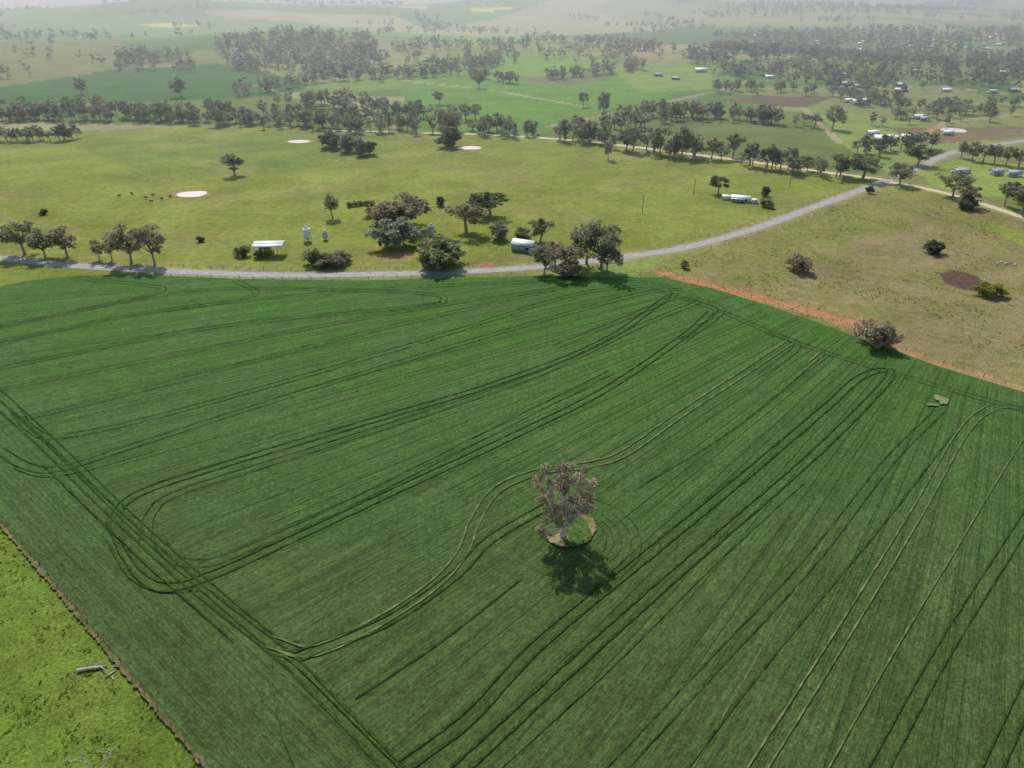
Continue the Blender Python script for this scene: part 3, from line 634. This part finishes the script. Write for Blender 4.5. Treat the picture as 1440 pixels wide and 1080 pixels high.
# dirt strip along the lower-left fence
mb=MB(); ribbon(mb,cr(GP([(-200,520),(0,738),(150,915),(292,1083),(360,1165)]),.4),.55,.355,0,0,.9)
mkobj("dirt_strip",mb.mesh("dirt_strip",[trackmat("field_edge_dirt",lin(132,112,84),lin(74,88,40),.5)]))
# fallen log
g,t=G(130,942); mb=MB(); mb.tube([(-2.0,-.2,.30),(-.8,.05,.32),(.8,.1,.3),(2.0,.4,.25)],[.27,.26,.22,.13],9,0)
mb.tube([(1.2,.2,.35),(2.0,-.5,.5),(2.8,-.9,.3)],[.13,.09,.05],6,0); mb.tube([(.2,.1,.35),(.8,.9,.55),(1.7,1.1,.3)],[.11,.08,.04],6,0)
mb.tube([(2.6,-1.5,.12),(3.6,-.6,.12)],[.14,.09],6,0); mb.tube([(2.9,.2,.1),(4,.5,.1)],[.09,.05],6,0); mb.tube([(3.4,-1.6,.1),(3.9,-2.2,.1)],[.11,.09],6,0)
mkobj("fallen_log",mb.mesh("fallen_log",[simple("weathered_log",(.40,.37,.32),.9,3,.4)]),(g[0],g[1],0),.1)
# cattle
def cow():
    me=bpy.data.meshes.new("cow_skel")
    P=[(0,0,1.15),(.55,0,1.15),(.95,0,1.3),(1.25,0,1.2),(1.5,0,1.02),(-.5,0,1.18),(-.8,0,1.15),(-.88,0,.7)]
    E=[(0,1),(1,2),(2,3),(3,4),(0,5),(5,6),(6,7)]; Rr=[.36,.35,.2,.16,.09,.34,.2,.03]
    for s in (-1,1):
        n=len(P); P+=[(.55,s*.2,.75),(.58,s*.2,.4),(.56,s*.2,.02)]; E+=[(1,n),(n,n+1),(n+1,n+2)]; Rr+=[.13,.07,.06]
        n=len(P); P+=[(-.5,s*.2,.8),(-.68,s*.2,.45),(-.6,s*.2,.02)]; E+=[(5,n),(n,n+1),(n+1,n+2)]; Rr+=[.15,.075,.06]
    me.from_pydata(P,E,[]); o=bpy.data.objects.new("tmp",me); COL.objects.link(o)
    md=o.modifiers.new("s","SKIN"); o.modifiers.new("d","SUBSURF").levels=1
    for i,v in enumerate(me.skin_vertices[0].data): v.radius=(Rr[i],Rr[i]); v.use_root=(i==0)
    dg=bpy.context.evaluated_depsgraph_get(); m2=bpy.data.meshes.new_from_object(o.evaluated_get(dg)); bpy.data.objects.remove(o)
    m2.materials.clear(); m2.materials.append(simple("cattle_hide",(.06,.045,.036),.8,2,.4)); m2.name="cow"; return m2
cm=cow()
for u,v in [(168,277),(186,274),(206,280),(216,276),(228,281),(240,278),(213,285)]:
    g,_=G(u,v); mkobj("cow",cm,(g[0],g[1],0),rng.uniform(0,6.28),(.85,.85,.85))
# pale rocks
bm=bmesh.new()
for u,v in [(1408,369),(1414,371),(1420,370),(1427,373),(1360,358),(1402,371)]:
    g,_=G(u,v); r0=bmesh.ops.create_icosphere(bm,subdivisions=2,radius=.5,matrix=mathutils.Matrix.Translation((g[0],g[1],.2)))
    for vv in r0['verts']: vv.co+=Vector(rng.normal(0,.07,3))
me=bpy.data.meshes.new("rocks"); bm.to_mesh(me); bm.free(); me.materials.append(simple("pale_rock",(.5,.48,.44),.9)); mkobj("rocks",me)
# low tussocks
def tufts(name,poly,n,size,mat,cl,thr,B=5):
    lo=poly.min(0); hi=poly.max(0); xx=rng.uniform(lo[0],hi[0],n*4); yy=rng.uniform(lo[1],hi[1],n*4)
    k=inpoly(xx,yy,poly)&(wob(xx,yy,cl)+.5*wob(xx,yy,cl/3)+rng.normal(0,.5,n*4)>thr)&(np.hypot(xx,yy)<600); xx=xx[k][:n];yy=yy[k][:n]; n=len(xx)
    s=np.repeat(rng.uniform(.6,1.4,n)*size,B)
    cx=np.repeat(xx,B)+rng.normal(0,.35,n*B)*s; cy=np.repeat(yy,B)+rng.normal(0,.35,n*B)*s; hh=s*rng.uniform(.4,1,n*B); th=rng.uniform(0,6.28,n*B); le=s*rng.uniform(.3,.9,n*B)
    dx=np.cos(th);dy=np.sin(th); w=s*.32
    V=np.stack([np.c_[cx-dy*w,cy+dx*w,0*cx],np.c_[cx+dy*w,cy-dx*w,0*cx],np.c_[cx+dy*w*.3+dx*le,cy-dx*w*.3+dy*le,hh],np.c_[cx-dy*w*.3+dx*le,cy+dx*w*.3+dy*le,hh]],1).reshape(-1,3)
    mkobj(name,mkmesh(name,V,np.arange(len(V)).reshape(-1,4),None,np.repeat(rng.uniform(0,1,n),B),[mat]))
tufts("grass_tufts",LUSH*1.0,11000,.30,foliage("grass_blades",lin(104,126,48),lin(170,172,84),.5),2.5,.25)
tufts("dry_tussocks",GP([(900,386),(1060,330),(1230,268),(1440,312),(1600,360),(1600,600),(1440,545),(1200,466),(1000,400)]),5000,.4,foliage("dry_tussock",lin(132,134,80),lin(190,180,128),.4),9,.5,4)
# ------------------------------------------------------------------ air haze
mb=MB(); mb.box((0,15300,70),(60000,30000,280),0)
hz=bpy.data.materials.new("haze"); hz.use_nodes=True; nt=hz.node_tree; nt.nodes.clear()
vs=nt.nodes.new("ShaderNodeVolumeScatter"); vs.inputs["Color"].default_value=(.88,.95,1,1); vs.inputs["Density"].default_value=.00042; vs.inputs["Anisotropy"].default_value=.5
o=nt.nodes.new("ShaderNodeOutputMaterial"); nt.links.new(vs.outputs[0],o.inputs["Volume"])
mkobj("air_haze",mb.mesh("air_haze",[hz]))
# ------------------------------------------------------------------ light
az=math.atan2(-4.3,16.5); el=math.radians(47)
W=bpy.data.worlds.new("World"); S.world=W; W.use_nodes=True; nt=W.node_tree; bg=nt.nodes["Background"]; bg.inputs[1].default_value=.145
sk=nt.nodes.new("ShaderNodeTexSky"); sk.sky_type='NISHITA'; sk.sun_disc=False; sk.sun_elevation=el; sk.sun_rotation=az%(2*math.pi); nt.links.new(sk.outputs[0],bg.inputs[0])
sl=bpy.data.lights.new("sun",'SUN'); sl.energy=4.1; sl.angle=math.radians(.6); sl.color=(1,.94,.85)
so=bpy.data.objects.new("sun",sl); COL.objects.link(so)
d=Vector((math.sin(az)*math.cos(el),math.cos(az)*math.cos(el),math.sin(el))); so.rotation_euler=d.to_track_quat('Z','Y').to_euler(); so.location=(0,0,200)
S.view_settings.view_transform='Standard'; S.view_settings.look='None'; S.view_settings.exposure=0
